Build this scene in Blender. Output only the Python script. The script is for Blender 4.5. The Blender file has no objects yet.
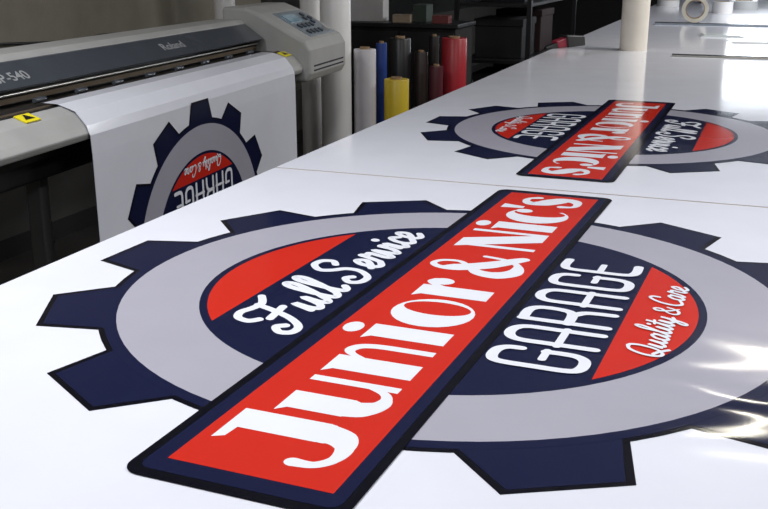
import bpy, math, random
from mathutils import Vector, Matrix
random.seed(4)
sc = bpy.context.scene
COL = sc.collection
try:
    sc.view_settings.view_transform = 'Standard'
except Exception: pass

# ------------------------------------------------------------------ camera
F = 980.0; PITCH = math.atan(299.5/F); YAW = math.radians(20.7); CZ = 1.4; TZ = 0.9
cd = bpy.data.cameras.new('camera'); cam = bpy.data.objects.new('camera', cd); COL.objects.link(cam)
cd.sensor_width = 36; cd.lens = 36*F/768.0; cd.clip_start = 0.02
cam.location = (0, 0, CZ)
cam.rotation_euler = (math.pi/2-PITCH, 0, YAW)
sc.camera = cam
_R = cam.rotation_euler.to_matrix()
def ray(px, py):
    return _R @ Vector(((px-384)/F, -(py-254.5)/F, -1.0))
def onZ(px, py, z=TZ):
    d = ray(px, py); t = (z-CZ)/d.z; return Vector((0, 0, CZ))+d*t
def onY(px, py, y):
    d = ray(px, py); t = y/d.y; return Vector((0, 0, CZ))+d*t
def onX(px, py, x):
    d = ray(px, py); t = x/d.x; return Vector((0, 0, CZ))+d*t

# ------------------------------------------------------------------ materials
def mat(name, col, rough=0.5, metal=0.0, coat=0.0, var=0.06, scale=8.0, bump=0.0, bscale=20.0, spec=0.5, wrinkle=None):
    m = bpy.data.materials.new(name); m.use_nodes = True
    nt = m.node_tree; b = nt.nodes['Principled BSDF']
    tc = nt.nodes.new('ShaderNodeTexCoord')
    n = nt.nodes.new('ShaderNodeTexNoise'); n.inputs['Scale'].default_value = scale; n.inputs['Detail'].default_value = 3
    nt.links.new(tc.outputs['Object'], n.inputs['Vector'])
    r = nt.nodes.new('ShaderNodeValToRGB')
    a = [max(0, c*(1-var)) for c in col]; z = [min(1, c*(1+var)) for c in col]
    r.color_ramp.elements[0].color = (*a, 1); r.color_ramp.elements[1].color = (*z, 1)
    r.color_ramp.elements[0].position = .3; r.color_ramp.elements[1].position = .7
    nt.links.new(n.outputs['Fac'], r.inputs['Fac']); nt.links.new(r.outputs['Color'], b.inputs['Base Color'])
    b.inputs['Roughness'].default_value = rough; b.inputs['Metallic'].default_value = metal
    b.inputs['Coat Weight'].default_value = coat; b.inputs['Coat Roughness'].default_value = 0.08
    b.inputs['Specular IOR Level'].default_value = spec
    if bump > 0:
        n2 = nt.nodes.new('ShaderNodeTexNoise'); n2.inputs['Scale'].default_value = bscale
        nt.links.new(tc.outputs['Object'], n2.inputs['Vector'])
        bp = nt.nodes.new('ShaderNodeBump'); bp.inputs['Strength'].default_value = bump; bp.inputs['Distance'].default_value = 0.02
        nt.links.new(n2.outputs['Fac'], bp.inputs['Height'])
        out = bp.outputs['Normal']
        if wrinkle:   # creases where the sheet is lifted near its free edge
            cxyz, rad, st = wrinkle
            vd = nt.nodes.new('ShaderNodeVectorMath'); vd.operation = 'DISTANCE'; vd.inputs[1].default_value = cxyz
            nt.links.new(tc.outputs['Object'], vd.inputs[0])
            mr = nt.nodes.new('ShaderNodeMapRange'); mr.interpolation_type = 'SMOOTHSTEP'
            mr.inputs['From Min'].default_value = rad; mr.inputs['From Max'].default_value = rad*.3
            mr.inputs['To Min'].default_value = 0; mr.inputs['To Max'].default_value = st
            nt.links.new(vd.outputs['Value'], mr.inputs['Value'])
            mp = nt.nodes.new('ShaderNodeMapping'); mp.inputs['Scale'].default_value = (2.5, 7.0, 1); mp.inputs['Rotation'].default_value = (0, 0, .6)
            nt.links.new(tc.outputs['Object'], mp.inputs['Vector'])
            n3 = nt.nodes.new('ShaderNodeTexNoise'); n3.inputs['Scale'].default_value = 1.0; n3.inputs['Distortion'].default_value = .8; n3.inputs['Detail'].default_value = .5
            nt.links.new(mp.outputs['Vector'], n3.inputs['Vector'])
            b2 = nt.nodes.new('ShaderNodeBump'); b2.inputs['Distance'].default_value = 0.035
            nt.links.new(mr.outputs['Result'], b2.inputs['Strength']); nt.links.new(n3.outputs['Fac'], b2.inputs['Height'])
            nt.links.new(out, b2.inputs['Normal']); out = b2.outputs['Normal']
        nt.links.new(out, b.inputs['Normal'])
    return m
def emit(name, col, s):
    m = bpy.data.materials.new(name); m.use_nodes = True; nt = m.node_tree
    nt.nodes.remove(nt.nodes['Principled BSDF']); e = nt.nodes.new('ShaderNodeEmission')
    e.inputs['Color'].default_value = (*col, 1); e.inputs['Strength'].default_value = s
    nt.links.new(e.outputs[0], nt.nodes['Material Output'].inputs['Surface']); return m
VIN = dict(rough=0.11, bump=0.10, bscale=2.0, var=0.02, wrinkle=((.36, -.13, 0), .26, .40))
M_white = mat('vinyl_white', (0.785, 0.80, 0.88), **VIN)
M_navy = mat('ink_navy', (0.010, 0.013, 0.045), **VIN)
M_black = mat('ink_black', (0.004, 0.004, 0.008), **VIN)
M_grey = mat('ink_grey', (0.41, 0.40, 0.465), **VIN)
M_red = mat('ink_red', (0.61, 0.028, 0.016), **VIN)
M_ink = mat('ink_white', (0.83, 0.85, 0.92), **VIN)
PRM = [M_white, M_navy, M_black, M_grey, M_red, M_ink]
WH, NV, BK, GR, RD, IW = range(6)
M_beige = mat('plastic_light_grey', (0.41, 0.41, 0.40), 0.42)
M_cover = mat('plastic_dark_grey', (0.060, 0.068, 0.082), 0.22)
M_pblack = mat('plastic_black', (0.010, 0.010, 0.012), 0.4)
M_steel = mat('steel', (0.42, 0.41, 0.39), 0.3, metal=0.9)
M_brown = mat('rail_brown', (0.17, 0.13, 0.09), 0.35, metal=0.3)
M_lcd = mat('lcd', (0.22, 0.36, 0.46), 0.15)
M_btn = mat('button', (0.05, 0.065, 0.09), 0.4)
M_panel = mat('panel_grey_blue', (0.20, 0.24, 0.28), 0.35)
M_yel = mat('label_yellow', (0.85, 0.72, 0.02), 0.5)
M_lett = mat('lettering_silver', (0.34, 0.35, 0.36), 0.4)
M_leg = mat('leg_grey', (0.16, 0.16, 0.165), 0.45)
M_top = mat('board_tan', (0.36, 0.27, 0.21), 0.6, scale=4, var=.15)
M_frame = mat('table_frame', (0.20, 0.19, 0.18), 0.5)
M_paper = mat('paper_white', (0.74, 0.73, 0.72), 0.5)
M_card = mat('cardboard', (0.30, 0.20, 0.11), 0.8)

# ------------------------------------------------------------------ mesh builder
class MB:
    def __init__(s): s.v = []; s.f = []; s.m = []
    def add(s, vs, fs, mi=0):
        o = len(s.v); s.v += [tuple(v) for v in vs]
        for f in fs: s.f.append([i+o for i in f]); s.m.append(mi)
        return s
    def box(s, x0, y0, z0, x1, y1, z1, mi=0):
        return s.add([(x0,y0,z0),(x1,y0,z0),(x1,y1,z0),(x0,y1,z0),(x0,y0,z1),(x1,y0,z1),(x1,y1,z1),(x0,y1,z1)],
              [(3,2,1,0),(4,5,6,7),(0,1,5,4),(1,2,6,5),(2,3,7,6),(3,0,4,7)], mi)
    def prism_y(s, prof, y0, y1, mi=0):
        n = len(prof)
        vs = [(x, y0, z) for x, z in prof]+[(x, y1, z) for x, z in prof]
        fs = [tuple(range(n)), tuple(range(2*n-1, n-1, -1))]
        fs += [(i, i+n, (i+1) % n+n, (i+1) % n) for i in range(n)]
        return s.add(vs, fs, mi)
    def tube(s, prof, c=(0,0,0), axis='z', n=40, mi=0, closed=False):
        vs = []
        for r, h in prof:
            for k in range(n):
                a = 2*math.pi*k/n; p, q = r*math.cos(a), r*math.sin(a)
                v = {'z': (p, q, h), 'y': (p, h, q), 'x': (h, p, q)}[axis]
                vs.append((v[0]+c[0], v[1]+c[1], v[2]+c[2]))
        m = len(prof); fs = []
        for i in range(m if closed else m-1):
            j = (i+1) % m
            for k in range(n):
                l = (k+1) % n
                fs.append((i*n+k, i*n+l, j*n+l, j*n+k))
        if not closed:
            fs.append(tuple(range(n-1, -1, -1))); fs.append(tuple((m-1)*n+k for k in range(n)))
        return s.add(vs, fs, mi)
def make(name, mb, mats, parent=None, loc=(0,0,0), rot=(0,0,0), label=None, cat=None, group=None, kind=None, bevel=0, smooth=False, fixn=True):
    me = bpy.data.meshes.new(name); me.from_pydata(mb.v, [], mb.f)
    for m in mats: me.materials.append(m)
    for p, mi in zip(me.polygons, mb.m): p.material_index = mi
    if fixn:
        import bmesh
        bm = bmesh.new(); bm.from_mesh(me); bmesh.ops.recalc_face_normals(bm, faces=bm.faces); bm.to_mesh(me); bm.free()
    ob = bpy.data.objects.new(name, me); COL.objects.link(ob)
    ob.location = loc; ob.rotation_euler = rot
    if parent: ob.parent = parent
    if label: ob['label'] = label
    if cat: ob['category'] = cat
    if group: ob['group'] = group
    if kind: ob['kind'] = kind
    if bevel:
        b = ob.modifiers.new('bevel', 'BEVEL'); b.width = bevel; b.segments = 3; b.limit_method = 'ANGLE'; b.angle_limit = math.radians(35)
    if smooth:
        for p in me.polygons: p.use_smooth = True
        e = ob.modifiers.new('es', 'EDGE_SPLIT'); e.split_angle = math.radians(35)
    return ob
def empty(name, loc, label, cat, group=None, rot=(0,0,0)):
    e = bpy.data.objects.new(name, None); COL.objects.link(e); e.location = loc; e.rotation_euler = rot
    e.empty_display_size = .1; e['label'] = label; e['category'] = cat
    if group: e['group'] = group
    return e
def to_mesh(o):
    bpy.context.view_layer.update()
    dg = bpy.context.evaluated_depsgraph_get()
    me = bpy.data.meshes.new_from_object(o.evaluated_get(dg))
    n = o.name; q = bpy.data.objects.new('tmp', me); COL.objects.link(q)
    q.parent = o.parent; q.matrix_local = o.matrix_local.copy()
    for k in ('label', 'category', 'group'):
        if k in o: q[k] = o[k]
    bpy.data.objects.remove(o); q.name = n; me.name = n; return q
def text(name, body, size, mtx, m, parent, align='CENTER', sx=1.0):
    c = bpy.data.curves.new(name, 'FONT'); c.body = body; c.size = size; c.extrude = 0.0005; c.offset = size*0.006; c.align_x = align
    c.materials.append(m); o = bpy.data.objects.new(name, c); COL.objects.link(o); o.parent = parent
    o.matrix_local = mtx @ Matrix.Diagonal((sx, 1, 1, 1)); return to_mesh(o)
def curve(name, pts, r, m, parent=None, **kw):
    c = bpy.data.curves.new(name, 'CURVE'); c.dimensions = '3D'; c.bevel_depth = r; c.bevel_resolution = 3
    s = c.splines.new('NURBS'); s.points.add(len(pts)-1); s.use_endpoint_u = True; s.order_u = 3
    for p, q in zip(s.points, pts): p.co = (*q, 1)
    c.materials.append(m); o = bpy.data.objects.new(name, c); COL.objects.link(o)
    if parent: o.parent = parent
    for k, v in kw.items(): o[k] = v
    return to_mesh(o)

# ------------------------------------------------------------------ lettering engine (canonical 2-D)
def catmull(pts, ws, sub=6):
    out = []; n = len(pts)
    for i in range(n-1):
        p0 = pts[max(i-1, 0)]; p1 = pts[i]; p2 = pts[i+1]; p3 = pts[min(i+2, n-1)]
        for k in range(sub):
            t = k/sub
            q = [0.5*((2*p1[j])+(-p0[j]+p2[j])*t+(2*p0[j]-5*p1[j]+4*p2[j]-p3[j])*t*t+(-p0[j]+3*p1[j]-3*p2[j]+p3[j])*t**3) for j in (0, 1)]
            out.append((q[0], q[1], ws[i]*(1-t)+ws[i+1]*t))
    out.append((pts[-1][0], pts[-1][1], ws[-1])); return out
def S(pts, w, cap=True, smooth=True):
    ws = w if isinstance(w, (list, tuple)) else [w]*len(pts)
    P = catmull(pts, ws) if smooth else [(p[0], p[1], a) for p, a in zip(pts, ws)]
    L = []; Rr = []
    for i, (x, y, a) in enumerate(P):
        q0 = P[max(i-1, 0)]; q1 = P[min(i+1, len(P)-1)]
        dx, dy = q1[0]-q0[0], q1[1]-q0[1]; l = math.hypot(dx, dy) or 1e-6
        nx, ny = -dy/l, dx/l
        L.append((x+nx*a/2, y+ny*a/2)); Rr.append((x-nx*a/2, y-ny*a/2))
    polys = [[L[i], Rr[i], Rr[i+1], L[i+1]] for i in range(len(P)-1)]
    if cap:
        polys.append(disc(P[0][0], P[0][1], P[0][2]/2)); polys.append(disc(P[-1][0], P[-1][1], P[-1][2]/2))
    return polys
def disc(x, y, r, ry=None, n=16):
    ry = ry or r
    return [(x+r*math.cos(2*math.pi*k/n), y+ry*math.sin(2*math.pi*k/n)) for k in range(n)]
def R(x0, y0, x1, y1): return [[(x0, y0), (x1, y0), (x1, y1), (x0, y1)]]
def ring(cx, cy, rx, ry, ix, irx, iry, a0=0, a1=360, n=28):
    out = []
    for k in range(n):
        a = math.radians(a0+(a1-a0)*k/n); b = math.radians(a0+(a1-a0)*(k+1)/n)
        out.append([(cx+rx*math.cos(a), cy+ry*math.sin(a)), (cx+rx*math.cos(b), cy+ry*math.sin(b)),
                    (ix+irx*math.cos(b), cy+iry*math.sin(b)), (ix+irx*math.cos(a), cy+iry*math.sin(a))])
    return out
def amp(w1=.075, w2=.25):
    return S([(.88, .48), (.80, .2), (.6, .02), (.3, .0), (.12, .16), (.16, .38), (.36, .54), (.54, .72), (.5, .92), (.34, .98), (.22, .86), (.27, .68), (.5, .36), (.92, .03)],
             [w1, w1, w1*1.2, w2*.8, w2, w2*.7, w1, w1, w1, w1, w1*1.5, w2, w2, w2*.6])
hl = .085; X = .81
flag = [[(-.03, X), (.42, X), (.42, X-.14), (.06, X-.08)]]
DECO = {
 'J': (.76, [[(.14, 1.02), (.74, 1.02), (.74, .88), (.20, .93)]]+R(.38, .25, .74, .99)+S([(.56, .28), (.51, .10), (.36, .0), (.16, .0), (.02, .10), (.0, .26)], [.36, .30, .15, .10, .10, .14])),
 'u': (.88, flag+R(.06, .25, .42, X)+S([(.24, .3), (.26, .17), (.39, .05), (.54, .04), (.66, .11), (.76, .28)], [.36, .31, .17, .10, hl, hl])+R(.70, .0, .82, X)),
 'n': (.88, flag+R(.06, 0, .42, X)+S([(.38, .54), (.48, .71), (.58, .76), (.70, .70), (.755, .54), (.76, .25), (.76, .06)], [.05, hl, .11, .12, .12, .12, .12])+R(.70, 0, .82, .2)),
 'i': (.46, flag+R(.06, 0, .42, X)+[disc(.24, .98, .16, .10)]),
 'o': (.90, ring(.45, .40, .47, .43, .60, .22, .36)),
 'r': (.68, flag+R(.06, 0, .42, X)+S([(.38, .54), (.46, .69), (.56, .76), (.64, .72)], [.05, hl, .1, .12])+[disc(.60, .64, .13)]),
 '&': (.98, amp(.08, .27)),
 'N': (1.0, R(.06, 0, .17, .97)+[[(-.03, 1.0), (.42, 1.0), (.97, 0), (.56, 0)]]+R(.86, .0, .97, 1.0)),
 'c': (.70, ring(.42, .40, .46, .43, .58, .21, .36, 42, 318)+[disc(.67, .64, .12)]),
 "'": (.24, [[(.0, 1.02), (.26, 1.02), (.17, .70), (.05, .70)]]),
 's': (.60, S([(.52, .63), (.42, .76), (.24, .77), (.10, .66), (.16, .50), (.32, .39), (.48, .26), (.46, .10), (.28, .02), (.08, .05), (.02, .2)], [.13, hl, .11, .21, .29, .33, .29, .21, .11, hl, .14])),
 ' ': (.12, [])}
g1, g2 = .128, .09
GAR = {
 'G': (.6, S([(.56, .74), (.54, .88), (.42, .97), (.18, .97), (.07, .86), (.06, .5), (.07, .14), (.18, .03), (.42, .03), (.54, .14), (.56, .32), (.55, .46)], g1)+S([(.3, .46), (.60, .46)], g2, smooth=False)),
 'A': (.62, S([(.06, .0), (.06, .5), (.07, .84), (.2, .97), (.42, .97), (.55, .84), (.56, .5), (.56, .0)], g1)+S([(.0, .4), (.62, .4)], g2, smooth=False)),
 'R': (.62, S([(.06, .0), (.06, .98)], g1, smooth=False)+S([(.06, .97), (.4, .97), (.54, .86), (.54, .6), (.42, .46), (.04, .44)], g1)+S([(.38, .44), (.52, .34), (.56, .18), (.57, .0)], g1)),
 'E': (.56, S([(.54, .97), (.2, .97), (.07, .86), (.06, .5), (.07, .14), (.2, .03), (.54, .03)], g1)+S([(.06, .48), (.44, .48)], g2, smooth=False))}
def script_font(w, sp):
    return {
 'F': (.84, S([(.10, .60), (-.04, .72), (-.02, .92), (.16, 1.0), (.38, .93), (.62, .90), (.86, 1.06)], w)+S([(.54, .92), (.50, .6), (.40, .22), (.22, -.04), (.00, -.06), (-.10, .10), (.02, .24), (.14, .14)], w)+S([(.22, .48), (.70, .54)], w)),
 'u': (.52, S([(0, .1), (.08, .46), (.07, .16), (.15, .02), (.28, .12), (.37, .46), (.36, .14), (.43, .02), (.52, .1)], w)),
 'l': (.32, S([(0, .1), (.14, .45), (.26, .86), (.20, 1.02), (.1, .86), (.09, .35), (.13, .05), (.23, .02), (.32, .1)], w)),
 'S': (.74, S([(.54, .72), (.66, .84), (.56, 1.02), (.32, 1.04), (.16, .84), (.26, .64), (.46, .46), (.5, .2), (.32, -.04), (.06, -.04), (-.06, .12), (.06, .26), (.18, .18)], w)),
 'e': (.38, S([(0, .1), (.15, .18), (.29, .34), (.2, .49), (.08, .34), (.09, .08), (.22, .0), (.38, .1)], w)),
 'r': (.4, S([(0, .1), (.08, .4), (.11, .55), (.17, .45), (.29, .45), (.26, .12), (.33, .01), (.4, .1)], w)),
 'v': (.46, S([(0, .1), (.08, .46), (.12, .12), (.2, .01), (.33, .2), (.35, .46), (.46, .36)], w)),
 'i': (.25, S([(0, .1), (.08, .44), (.08, .12), (.15, .01), (.25, .1)], w)+[disc(.15, .69, w*.65)]),
 'c': (.35, S([(.31, .37), (.2, .48), (.08, .34), (.06, .12), (.18, 0), (.35, .1)], w)),
 'Q': (.72, S([(.4, .98), (.18, .88), (.06, .5), (.14, .12), (.34, .0), (.56, .2), (.6, .62), (.5, .92), (.34, .96)], w)+S([(.2, .24), (.42, .12), (.7, -.12)], w)),
 'a': (.48, S([(.33, .38), (.2, .47), (.06, .3), (.08, .06), (.2, .01), (.3, .18), (.35, .45), (.33, .14), (.4, .01), (.48, .1)], w)),
 't': (.28, S([(0, .1), (.12, .5), (.15, .82), (.11, .2), (.18, .01), (.28, .1)], w)+S([(.0, .54), (.28, .58)], w*.8)),
 'y': (.48, S([(0, .1), (.07, .45), (.08, .15), (.18, .04), (.32, .2), (.36, .45), (.33, 0), (.22, -.32), (.1, -.28), (.2, -.05), (.48, .1)], w)),
 '&': (.55, [[(x*.6, y*.75) for x, y in p] for p in amp(.13, .15)]),
 'C': (.55, S([(.5, .74), (.46, .95), (.28, .98), (.08, .64), (.07, .22), (.26, .0), (.55, .1)], w)),
 ' ': (sp, [])}
SC1 = script_font(.138, .26); SC2 = script_font(.11, .2)
def word(txt, font, u0, u1, vb, h, gap=.08, shear=0.0, vb2=None):
    tot = sum(font[c][0] for c in txt)+gap*(len(txt)-1)
    k = (u1-u0)/tot; x = 0; out = []; vb2 = vb if vb2 is None else vb2
    for c in txt:
        wd, polys = font[c]
        for p in polys:
            out.append([(u0+(x+a+shear*b)*k, vb+(vb2-vb)*(x+a)/tot+b*h) for a, b in p])
        x += wd+gap
    return out
def rrect(u0, v0, u1, v1, r, n=6):
    out = []
    for cx, cy, a0 in ((u1-r, v1-r, 0), (u0+r, v1-r, 90), (u0+r, v0+r, 180), (u1-r, v0+r, 270)):
        for k in range(n+1):
            a = math.radians(a0+90*k/n); out.append((cx+r*math.cos(a), cy+r*math.sin(a)))
    return out
def segment(rad, v, sign):
    a = math.asin(v/rad); out = []
    for k in range(33):
        t = a+(math.pi-2*a)*k/32; out.append((rad*math.cos(t), sign*rad*math.sin(t)))
    return out
def tooth(ang, r0, r1, w0, w1):
    c, s = math.cos(math.radians(ang)), math.sin(math.radians(ang))
    return [(r*c-t*s, r*s+t*c) for r, t in ((r0, -w0), (r1, -w1), (r1, w1), (r0, w0))]
def logo():
    L = []  # (poly, mat, layer)
    for k in range(12):
        a = 30*k
        if a in (0, 180): continue
        L.append((tooth(a, .47, .600, .108, .068), BK, 1)); L.append((tooth(a, .47, .592, .100, .060), NV, 2))
    L.append((disc(0, 0, .520, n=96), BK, 1.5)); L.append((disc(0, 0, .512, n=96), NV, 2.5))
    L.append((disc(0, 0, .495, n=96), GR, 3)); L.append((disc(0, 0, .378, n=96), NV, 4))
    L.append((segment(.366, .268, 1), RD, 5)); L.append((segment(.366, .268, -1), RD, 5))
    L.append((rrect(-.655, -.122, .715, .126, .022), BK, 6)); L.append((rrect(-.640, -.110, .700, .114, .014), NV, 7))
    L.append((R(-.615, -.094, .690, .094)[0], RD, 8))
    for p in word("Junior & Nic's", DECO, -.574, .668, -.066, .142, gap=.085): L.append((p, IW, 9))
    for p in word("Full Service", SC1, -.246, .288, .148, .100, gap=.0, shear=.25): L.append((p, IW, 9))
    for p in word("GARAGE", GAR, -.245, .236, -.253, .122, gap=.17): L.append((p, IW, 9))
    for p in word("Quality & Care", SC2, -.155, .152, -.337, .048, gap=0, shear=.25): L.append((p, IW, 9))
    return L
LOGO = logo()
def put_logo(mb, fn, nrm=Vector((0, 0, 1)), step=.00018):
    k = 0
    for p, mi, ly in LOGO:
        k += 1
        off = nrm*(step*ly + .0000006*k)
        vs = [Vector(fn(a, b))+off for a, b in p]
        acc = Vector((0, 0, 0))
        for i in range(len(vs)): acc += vs[i].cross(vs[(i+1) % len(vs)])
        if acc.dot(nrm) < 0: vs.reverse()
        mb.add(vs, [tuple(range(len(vs)))], mi)
def rotd(a, b, deg):
    c, s = math.cos(math.radians(deg)), math.sin(math.radians(deg)); return a*c-b*s, a*s+b*c

# ------------------------------------------------------------------ room
Mwall = mat('wall_taupe', (0.225, 0.205, 0.165), 0.8, bump=.1, bscale=60)
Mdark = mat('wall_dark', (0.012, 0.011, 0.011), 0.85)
Mshade = mat('wall_shade', (0.055, 0.052, 0.048), 0.8)  # wall tone darkened, under-printer shade put into the colour
Mfloor = mat('floor_concrete', (0.030, 0.027, 0.025), 0.6, bump=.1, bscale=12, var=.25, scale=3)
Mceil = mat('ceiling_grey', (0.30, 0.30, 0.31), 0.9)
X0, X1, Y0, Y1, ZC = -3.3, 3.2, -2.2, 13.6, 2.85
make('floor', MB().box(X0-.1, Y0-.1, -.1, X1+.1, Y1+.1, 0), [Mfloor], kind='structure')
make('ceiling', MB().box(X0-.1, Y0-.1, ZC, X1+.1, Y1+.1, ZC+.1), [Mceil], kind='structure')
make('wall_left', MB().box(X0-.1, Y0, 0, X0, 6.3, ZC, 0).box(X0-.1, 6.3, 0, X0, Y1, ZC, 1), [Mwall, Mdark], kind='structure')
make('shade_panel_1', MB().box(X0, Y0, .1, X0+.012, Y1, .80), [Mshade], kind='structure')  # added dark panel standing in for shade on the wall below the printer
make('wall_right', MB().box(X1, Y0, 0, X1+.1, Y1, ZC), [Mwall], kind='structure')
make('wall_back', MB().box(X0, Y0-.1, 0, X1, Y0, ZC), [Mwall], kind='structure')
WX0, WX1, WZ0, WZ1 = -.45, 1.3, 1.22, 2.1
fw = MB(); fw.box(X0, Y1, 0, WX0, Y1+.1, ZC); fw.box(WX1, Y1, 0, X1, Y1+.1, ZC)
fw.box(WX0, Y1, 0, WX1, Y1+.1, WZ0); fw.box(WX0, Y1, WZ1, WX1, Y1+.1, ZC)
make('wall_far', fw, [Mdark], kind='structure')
wn = MB(); wn.box(WX0, Y1+.06, WZ0, WX1, Y1+.07, WZ1, 1)
for z in (WZ0, (WZ0+WZ1)/2-.02, WZ1-.04): wn.box(WX0, Y1+.01, z, WX1, Y1+.05, z+.04, 0)
for x in (WX0, (WX0+WX1)/2-.02, WX1-.04): wn.box(x, Y1+.01, WZ0, x+.04, Y1+.05, WZ1, 0)
make('window_1', wn, [M_paper, emit('daylight', (0.86, 0.93, 1.0), 9)], kind='structure')
make('baseboard_left', MB().box(X0, Y0, 0, X0+.015, Y1, .1), [Mdark], kind='structure')

# ------------------------------------------------------------------ table
TX0, TX1, TY0, TY1 = -1.085, 0.46, 0.42, 12.8
tb = empty('work_table', ((TX0+TX1)/2, (TY0+TY1)/2, 0), 'long white-covered workshop table with thick board top', 'table')
cx, cy = (TX0+TX1)/2, (TY0+TY1)/2
make('tabletop', MB().box(TX0-cx, TY0-cy, .85, TX1-cx, TY1-cy, .8985), [M_top], tb, bevel=.003)
make('apron', MB().box(TX0-cx+.06, TY0-cy+.06, .74, TX1-cx-.06, TY1-cy-.06, .85), [M_frame], tb)
for yy in (TY0+.12, 2.8, 5.2, 7.7, 10.2, TY1-.12):
    for xx in (TX0+.1, TX1-.1):
        make('leg', MB().box(xx-cx-.04, yy-cy-.04, 0, xx-cx+.04, yy-cy+.04, .74), [M_frame], tb, bevel=.004)

ZS = TZ-.0015
def sheet(y0, y1, logos, label):
    x0, x1 = TX0-.004, TX1-.01
    o = Vector(((x0+x1)/2, (y0+y1)/2, ZS))
    mb = MB(); mb.box(x0-o.x, y0-o.y, 0.0002, x1-o.x, y1-o.y, .0010, WH)
    for fn in logos:
        put_logo(mb, lambda a, b: Vector(fn(a, b))-Vector((o.x, o.y, -.0011)))
    return make('vinyl_print', mb, PRM, loc=o, label=label, cat='printed vinyl sheet', group='printed vinyl sheets on the table', fixn=False)
C1 = (-.413, 1.380); C2 = (-.390, 2.955)
rx, ry = math.cos(YAW), math.sin(YAW)
def aniso(x, y, kr, kf):
    p = x*rx+y*ry; q = -x*ry+y*rx
    p *= kr; q *= kf
    return p*rx-q*ry, p*ry+q*rx
def f1(a, b):
    a, b = rotd(a, b, -1.8); x, y = aniso(-b, a, 1.012, .988); return (C1[0]+x, C1[1]+y, 0)
def f2(a, b):
    a, b = a*1.0, b*.94
    a, b = rotd(a, b, -1.0); return (C2[0]+b, C2[1]-a, 0)
sheet(TY0+.01, 2.122, [f1], 'glossy white vinyl sheet printed with gear emblem beside table end')
sheet(2.130, TY1-.01, [f2], 'long glossy white vinyl sheet with upside-down gear emblem and blank end')

# ------------------------------------------------------------------ printer
PX, PY0 = -1.99, 2.60
PA = math.radians(4.5)
RZ = Matrix.Rotation(PA, 3, 'Z')
P0 = Vector((PX, PY0, 0))
def onP(px, py, q):
    d = RZ.transposed() @ ray(px, py); o = RZ.transposed() @ (Vector((0, 0, CZ))-P0)
    t = (q-o.x)/d.x; h = o+d*t; return h.y, h.z
pr = empty('large_format_printer', P0+RZ @ Vector((-.25, .7, 0)), 'light grey and black wide-format vinyl printer on black stand', 'printer', rot=(0, 0, PA))
def pp(name, mb, mats, parent=pr, **k):
    dx, dy = .25, -.7
    mb.v = [(x+dx, y+dy, z) for x, y, z in mb.v]
    return make(name, mb, mats, parent, **k)
SL, SR, SW = -1.1, 1.81, .55
DZ = -.028
pp('platen_bed', MB().box(-.22, SL, .80, -.055, SR+.02, .946), [M_pblack])
pp('front_platen', MB().prism_y([(-.055, .976+DZ), (.0, .955+DZ), (.035, .915+DZ), (.045, .865), (.035, .845), (-.055, .83)], SL, SR+.1), [M_beige], bevel=.006)
pp('chassis', MB().prism_y([(-.50, .80), (-.22, .80), (-.25, 1.02), (-.30, 1.05), (-.50, 1.05)], SL, SR), [M_pblack])
pp('front_cover', MB().prism_y([(-.165, 1.006), (-.150, 1.009), (-.245, 1.076), (-.27, 1.080), (-.27, 1.065), (-.165, 1.001)], SL, SR-.02), [M_cover], bevel=.002)
pp('top_cover', MB().prism_y([(-.25, 1.078), (-.28, 1.096), (-.42, 1.096), (-.50, 1.065), (-.50, .86), (-.47, .86), (-.47, 1.06), (-.26, 1.06)], SL, SR+.03), [M_beige], bevel=.008)
pp('guide_rail', MB().box(-.215, SL, .955, -.20, SR, .972), [M_brown])
pp('guide_rail', MB().box(-.095, SL, .9465, -.080, SR, .950), [M_brown])
pp('guide_rail', MB().tube([(.005, SL), (.005, SR)], c=(-.185, 0, .985), axis='y', n=12), [M_steel])
for k in range(9):
    y = -.30+.235*k
    pp('pinch_roller', MB().tube([(.007, -.030), (.009, -.026), (.009, .026), (.007, .030)], c=(-.135, y, .962), axis='y', n=16), [M_cover], smooth=True)
hs = pp('control_housing', MB().prism_y([(-.38, .80), (.06, .80), (.082, .84), (.082, .955), (.055, 1.00), (-.18, 1.125), (-.26, 1.155), (-.38, 1.155)], SR, SR+SW), [M_beige], bevel=.016)
pp('control_housing_vent', MB().box(.077, SR+.05, .85, .084, SR+SW-.05, .858).box(.077, SR+.05, .872, .084, SR+SW-.05, .880), [M_cover])
sl = Vector((-.235, 0, .125)).normalized(); nn = Vector((.125, 0, .235)).normalized()
def slope(a, t, off):
    p = Vector((.055, 0, 1.00))+sl*a+nn*off; return (p.x, t, p.z)
def slab(a0, a1, t0, t1, o0, o1, mb=None, mi=0):
    mb = mb or MB()
    vs = [slope(a0, t0, o0), slope(a1, t0, o0), slope(a1, t1, o0), slope(a0, t1, o0), slope(a0, t0, o1), slope(a1, t0, o1), slope(a1, t1, o1), slope(a0, t1, o1)]
    return mb.add(vs, [(3,2,1,0),(4,5,6,7),(0,1,5,4),(1,2,6,5),(2,3,7,6),(3,0,4,7)], mi)
pp('control_panel', slab(.02, .25, SR+.13, SR+.50, -.002, .004), [M_panel], bevel=.004)
pp('display_screen', slab(.15, .215, SR+.16, SR+.32, .003, .010), [M_lcd])
def knob(a, t, r, m):
    mb = MB(); vs = []
    for o in (.003, .012):
        for k in range(14):
            g = 2*math.pi*k/14; vs.append(slope(a+r*math.sin(g), t+r*math.cos(g), o))
    mb.add(vs, [tuple(range(13, -1, -1)), tuple(range(14, 28))]+[(k, (k+1) % 14, 14+(k+1) % 14, 14+k) for k in range(14)])
    pp('button', mb, [m])
for i in range(4):
    for j in range(2):
        knob(.055+.055*j, SR+.185+.055*i, .017, M_btn)
for a_, t_ in ((.20, SR+.42), (.165, SR+.385), (.165, SR+.455), (.13, SR+.42)):
    knob(a_, t_, .016, M_btn)
knob(.06, SR+.45, .022, M_beige)
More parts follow.
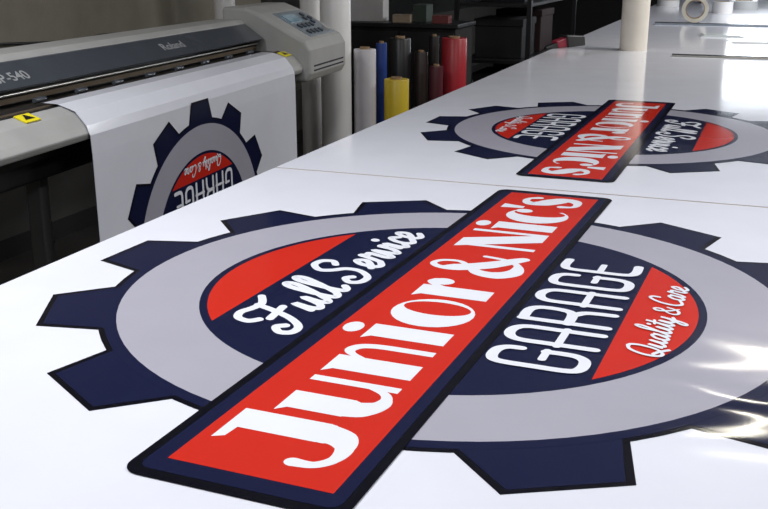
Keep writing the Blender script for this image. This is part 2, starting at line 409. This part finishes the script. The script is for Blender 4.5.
ls = onP(27, 120, -.03)[0]
def label_on(s0, s1):
    lb = MB(); z = DZ
    lb.prism_y([(-.050, .9755+z), (-.008, .9595+z), (-.006, .963+z), (-.049, .9790+z)], s0, s1, 0)
    m = (s0+s1)/2; d = (s1-s0)*.32
    P = [(-.045, m, .9785+z+.0008), (-.017, m-d, .9675+z+.0012), (-.017, m+d, .9675+z+.0012)]
    lb.add(P, [(0, 1, 2)], 1)
    return lb
pp('warning_label', label_on(ls-.035, ls+.035), [M_yel, M_pblack], label='yellow warning sticker with black triangle', fixn=False)
pp('warning_label', label_on(SR-.10, SR-.025), [M_yel, M_pblack], label='yellow warning sticker with black triangle', fixn=False)
def pm(q, s, z, X, Y, Z):
    return Matrix(((X[0], Y[0], Z[0], q+.25), (X[1], Y[1], Z[1], s-.7), (X[2], Y[2], Z[2], z), (0, 0, 0, 1)))
cs = Vector((-.095, 0, .067)).normalized(); cn = Vector((.067, 0, .095)).normalized()
def cov(a, t):
    p = Vector((-.150, 0, 1.009))+cs*a+cn*.001; return p.x, t, p.z
sr_ = onP(172, 42, -.20)[0]; sm_ = onP(31, 82, -.18)[0]
text('lettering', 'Roland', .056, pm(*cov(.042, sr_), (0, 1, 0), cs, cn), M_lett, pr, sx=1.2)
text('lettering', 'SP-540', .056, pm(*cov(.030, sm_), (0, 1, 0), cs, cn), M_lett, pr, align='RIGHT', sx=1.1)
# stand
pp('stand_beam', MB().box(-.46, SL+.2, .72, -.10, SR+.35, .80), [M_pblack], bevel=.01)
pp('stand_beam', MB().tube([(.03, SL+.2), (.03, SR+.3)], c=(-.28, 0, .22), axis='y', n=20), [M_pblack], smooth=True)
lg = onP(43, 220, -.22)[0]
for s_, mm in ((lg, M_leg), (1.90, M_leg), (lg-.45, M_pblack)):
    pp('stand_leg', MB().box(-.26, s_-.025, .08, -.20, s_+.025, .74), [mm], bevel=.008)
for s_ in (lg, 1.90):
    pp('stand_foot', MB().box(-.62, s_-.035, .06, .10, s_+.035, .11), [M_pblack], bevel=.012)
    for q in (-.57, .05):
        pp('caster', MB().tube([(.03, -.012), (.032, -.008), (.032, .008), (.03, .012)], c=(q, s_, .032), axis='y', n=20), [M_pblack], smooth=True)

# hanging print
hp = MB(); hx = .052
prof = [(-.11, .984+DZ), (-.056, .981+DZ), (.003, .961+DZ), (.039, .918+DZ), (.050, .86), (hx, .80), (hx, .12)]
SA, SB = -.085, 1.675
n = len(prof)
vs = [(x, SA, z) for x, z in prof]+[(x, SB, z) for x, z in prof]
hp.add(vs, [(i, i+1, i+1+n, i+n) for i in range(n-1)], WH)
vs = [(x-.0012, SA, z-.001) for x, z in prof]+[(x-.0012, SB, z-.001) for x, z in prof]
hp.add(vs, [(i+n, i+1+n, i+1, i) for i in range(n-1)], WH)
cS, cZ = onP(207, 236, hx); HS = .90
put_logo(hp, lambda a, b: (hx+.0006, cS-a*HS*1.16, cZ-b*HS), nrm=Vector((1, 0, 0)))
hp.v = [(x, y-.7, z-.9) for x, y, z in hp.v]
make('hanging_vinyl_print', hp, PRM, loc=P0+RZ @ Vector((0, .7, .9)), rot=(0, 0, PA), label='white vinyl print with gear emblem feeding out of printer', cat='printed vinyl sheet', fixn=False)

# ------------------------------------------------------------------ standing rolls
def roll(pxa, pxb, ytop, Y, col, label, z0=0.0, rough=.35, M=None):
    ym = ytop+20
    a = onY(pxa, ym, Y); b = onY(pxb, ym, Y); t = onY((pxa+pxb)/2, ytop, Y)
    r = (b.x-a.x)*math.cos(YAW)/2; x = (a.x+b.x)/2; H = t.z-z0
    e = empty('vinyl_roll', (x, Y, z0), label, 'roll', 'vinyl rolls standing beyond the printer')
    m = M or mat('roll_'+label[:10].replace(' ', '_'), col, rough)
    make('wound_vinyl', MB().tube([(r*.45, 0), (r*.97, 0), (r, .004), (r, H-.004), (r*.97, H), (r*.45, H)], n=40, closed=True), [m], e, smooth=True)
    make('core', MB().tube([(r*.33, -.0), (r*.445, -.0), (r*.445, H+.012), (r*.33, H+.012)], n=28, closed=True), [M_card], e, smooth=True)
    return e
M_rollw = mat('roll_white', (.92, .91, .90), .35, var=.01)
roll(299, 321, -60, 5.40, None, 'tall white vinyl roll standing beside printer', M=M_rollw)
roll(319, 350, -70, 5.26, None, 'thick tall white vinyl roll standing beside printer', M=M_rollw)
roll(213, 233, -50, 5.30, None, 'white vinyl roll standing against wall behind printer', M=M_rollw)
roll(354, 376, 49, 5.35, (.62, .60, .63), 'white vinyl roll among coloured rolls')
roll(376, 387, 43, 5.75, (.015, .05, .26), 'deep blue vinyl roll')
roll(389, 411, 38, 6.0, (.010, .010, .012), 'glossy black vinyl roll')
roll(384, 409, 79, 5.45, (.66, .48, .03), 'short yellow vinyl roll in front of black roll')
roll(414, 428, 52, 6.1, (.035, .025, .022), 'dark brown vinyl roll')
roll(429, 439, 36, 6.4, (.02, .015, .015), 'black vinyl roll beside red roll')
roll(429, 443, 66, 5.9, (.08, .010, .018), 'dark maroon vinyl roll')
roll(441, 467, 38, 6.15, (.38, .015, .025), 'glossy red vinyl roll')

# shelving with boxes (dark)
def shelf(x0, y0, x1, y1, H, lv, label):
    e = empty('storage_shelf', ((x0+x1)/2, (y0+y1)/2, 0), label, 'shelving')
    hx_, hy = (x1-x0)/2, (y1-y0)/2
    for sx in (-1, 1):
        for sy in (-1, 1):
            make('post', MB().box(sx*hx_-.018, sy*hy-.018, 0, sx*hx_+.018, sy*hy+.018, H), [M_pblack], e)
    for z in lv: make('shelf_board', MB().box(-hx_+.018, -hy+.018, z, hx_-.018, hy-.018, z+.025), [M_pblack], e)
    return e
shelf(-2.35, 7.9, -1.75, 9.9, 1.7, (.1, .55, 1.0, 1.45), 'black metal storage shelving with dark boxes')
bc = [(.008, .008, .010), (.012, .009, .009), (.012, .012, .015), (.02, .005, .006), (.007, .008, .012)]
for i, (bx, by, bz, a, b, h) in enumerate([(-2.05, 8.3, .125, .4, .5, .33), (-2.05, 9.0, .125, .4, .5, .36), (-2.05, 8.35, .575, .42, .5, .32), (-2.05, 9.1, .575, .42, .55, .36),
     (-2.05, 8.5, 1.025, .4, .6, .3)]):
    e = empty('storage_box', (bx, by, bz), 'dark storage box with lid on black shelf', 'box', 'storage boxes on the shelves')
    m = mat('box_%d' % i, bc[i % 5], .7)
    make('body', MB().box(-a/2+.01, -b/2+.01, 0, a/2-.01, b/2-.01, h-.06), [m], e, bevel=.006)
    make('lid', MB().box(-a/2, -b/2, h-.06, a/2, b/2, h), [m], e, bevel=.006)
kx = onY(405, 20, 6.9).x
cb = empty('low_cabinet', (kx, 7.0, 0), 'dark low cabinet standing behind the vinyl rolls', 'cabinet')
ztop = onY(400, 22, 6.9).z
make('body', MB().box(-.42, -.22, 0, .42, .22, ztop-.03), [Mdark], cb, bevel=.004)
make('cabinet_top', MB().box(-.44, -.24, ztop-.03, .44, .24, ztop), [M_pblack], cb, bevel=.004)
for sx in (-1, 1):
    make('door', MB().box(min(sx*.01, sx*.41), -.235, .06, max(sx*.01, sx*.41), -.221, ztop-.06), [M_pblack], cb)
def carton(px0, px1, y0, Y, h, col, label, zz, rz=0):
    a = onY(px0, y0, Y).x; b = onY(px1, y0, Y).x
    e = empty('carton', ((a+b)/2, Y, zz), label, 'box', rot=(0, 0, rz))
    m = mat('carton_'+label[:6], col, .7)
    wd = b-a
    make('body', MB().box(-wd/2, -.06, 0, wd/2, .06, h), [m], e, bevel=.004)
    make('flap', MB().box(-wd/2, -.06, h+.001, -.005, .06, h+.005), [m], e)
    make('flap', MB().box(.005, -.06, h+.001, wd/2, .06, h+.005), [m], e)
carton(352, 386, 10, 6.95, .28, (.60, .59, .60), 'grey-white carton on dark cabinet', ztop)
carton(394, 411, 10, 6.88, .05, (.28, .22, .16), 'small beige carton on dark cabinet', ztop, .2)
carton(416, 430, 10, 7.0, .12, (.05, .07, .06), 'dark green carton on dark cabinet', ztop, -.1)
carton(434, 450, 10, 6.88, .05, (.14, .03, .03), 'flat maroon carton on dark cabinet', ztop, .1)

curve('wall_cable', [onX(p, q, X0+.02) for p, q in ((-30, 45), (10, 44), (60, 42), (85, 40), (100, 34), (150, 33), (170, 50))], .007, M_pblack,
      label='black cable running along the taupe wall', category='cable')
curve('floor_cable', [onX(p, q, X0+.03) for p, q in ((44, 215), (52, 240), (60, 250), (70, 244), (84, 256), (96, 250))], .008, M_pblack,
      label='black cable drooping along lower wall behind printer', category='cable')

# ------------------------------------------------------------------ things on the table
ZT = ZS+.0011
p = onZ(633, 50)
rr = 13.5/F*5.35
tu = empty('cardboard_tube', (p.x, p.y, ZT), 'thick cream cardboard tube standing upright on table', 'tube')
Mcream = mat('tube_cream', (.70, .65, .57), .5)
make('tube_wall', MB().tube([(rr-.012, 0), (rr, 0), (rr, .62), (rr-.012, .62)], n=48, closed=True), [Mcream], tu, smooth=True)
a = onZ(545, 49); b = onZ(581, 45)
d = (b-a); L = d.length; ang = math.atan2(d.y, d.x)
kn = empty('utility_knife', (a.x, a.y, ZT), 'black and red utility knife lying near table edge', 'knife', rot=(0, 0, ang))
def taper(x0, w0, h0, x1, w1, h1):
    return MB().add([(x0, -w0, 0), (x1, -w1, 0), (x1, w1, 0), (x0, w0, 0), (x0, -w0*.7, h0), (x1, -w1*.7, h1), (x1, w1*.7, h1), (x0, w0*.7, h0)],
     [(3,2,1,0),(4,5,6,7),(0,1,5,4),(1,2,6,5),(2,3,7,6),(3,0,4,7)])
Mkr = mat('knife_red', (.30, .015, .04), .35)
make('blade_holder', taper(0, .012, .012, L*.25, .03, .03), [M_pblack], kn, bevel=.004)
make('handle', taper(L*.24, .03, .04, L*.5, .032, .055), [Mkr], kn, bevel=.008)
make('end_cap', taper(L*.48, .040, .070, L, .034, .055), [M_pblack], kn, bevel=.008)
def ruler(pa, pb, wd, h, m, label):
    a = onZ(*pa); b = onZ(*pb); d = b-a; L = d.length
    e = empty('straightedge', ((a+b)/2).to_tuple()[:2]+(ZT,), label, 'ruler', rot=(0, 0, math.atan2(d.y, d.x)))
    make('bar', MB().box(-L/2, -wd/2, 0, L/2, wd/2, h), [m], e, bevel=.001)
    make('grip_ridge', MB().box(-L/2, -wd*.12, h, L/2, wd*.12, h+.004), [M_cover], e)
ruler((672, 56), (800, 60), .06, .008, M_steel, 'long metal straightedge lying across table')
ruler((655, 24), (790, 27), .12, .01, mat('alu_blue', (.30, .34, .40), .3, metal=.5), 'long pale blue-grey straightedge across table')
def tape(px, py, R_, h, m, label, stand=False):
    p = onZ(px, py)
    e = empty('tape_roll', (p.x, p.y, ZT+(R_ if stand else 0)), label, 'tape', rot=(math.pi/2 if stand else 0, 0, YAW*.2 if stand else 0))
    make('tape_winding', MB().tube([(R_*.72, 0), (R_, 0), (R_, h), (R_*.72, h)], n=40, closed=True), [m], e, smooth=True)
    make('core', MB().tube([(R_*.66, 0), (R_*.715, 0), (R_*.715, h+.001), (R_*.66, h+.001)], n=32, closed=True), [M_card], e, smooth=True)
Mtape = mat('tape_cream', (.60, .57, .48), .5)
Mtw = mat('tape_white', (.7, .7, .7), .4)
tape(694, 22, .10, .07, Mtape, 'cream masking tape roll standing on edge', stand=True)
tape(668, 6, .11, .06, Mtw, 'white transfer tape roll lying on table')
tape(742, 9, .14, .08, mat('tape_clear', (.45, .47, .48), .2), 'grey transfer tape roll lying on table')
tape(722, 13, .09, .10, Mtw, 'small white tape roll lying on table')
for (px, py, a, b, h, c, l) in ((722, 36, .28, .22, .012, (.62, .66, .68), 'stack of pale acrylic offcuts on table'), (716, 3, .34, .4, .08, (.35, .36, .40), 'grey flat box lying on table'),
                          (755, 42, .30, .25, .01, (.70, .72, .74), 'white plastic offcuts on table')):
    p = onZ(px, py); e = empty('offcut_stack', (p.x, p.y, ZT), l, 'sheet stack', rot=(0, 0, .15))
    m = mat('off_%d' % px, c, .2)
    for k in range(3):
        make('sheet_layer', MB().box(-a/2+.01*k, -b/2+.008*k, h/3*k, a/2-.02*k, b/2, h/3*(k+1)-.0004), [m], e)

# ------------------------------------------------------------------ lighting
def fixture(x, y, L, Wd, power, rotz=0, z=ZC-.12, col=(.97, .98, 1)):
    e = empty('ceiling_light', (x, y, z), 'white fluorescent ceiling light fixture', 'lamp', 'fluorescent ceiling lights', rot=(0, 0, rotz))
    make('lamp_housing', MB().box(-Wd/2-.02, -L/2-.02, .03, Wd/2+.02, L/2+.02, .119), [M_paper], e, bevel=.005)
    l = bpy.data.lights.new('lamp', 'AREA'); l.shape = 'RECTANGLE'; l.size = Wd; l.size_y = L; l.energy = power; l.color = col
    o = bpy.data.objects.new('lamp', l); COL.objects.link(o); o.parent = e; o.location = (0, 0, .02)
fixture(.17, 5.45, .9, .06, 15, rotz=-.7, col=(1, .93, .78))
fixture(-1.1, .9, 1.2, .3, 26)
fixture(1.2, 1.9, 1.2, .3, 45)
fixture(1.5, 5.6, 1.2, .4, 66)
fixture(1.5, 8.6, 1.2, .4, 125)
fixture(-2.1, 1.2, 1.2, .3, 36)
w_ = bpy.data.worlds.new('world'); sc.world = w_; w_.use_nodes = True
w_.node_tree.nodes['Background'].inputs[0].default_value = (.7, .8, 1, 1); w_.node_tree.nodes['Background'].inputs[1].default_value = .3
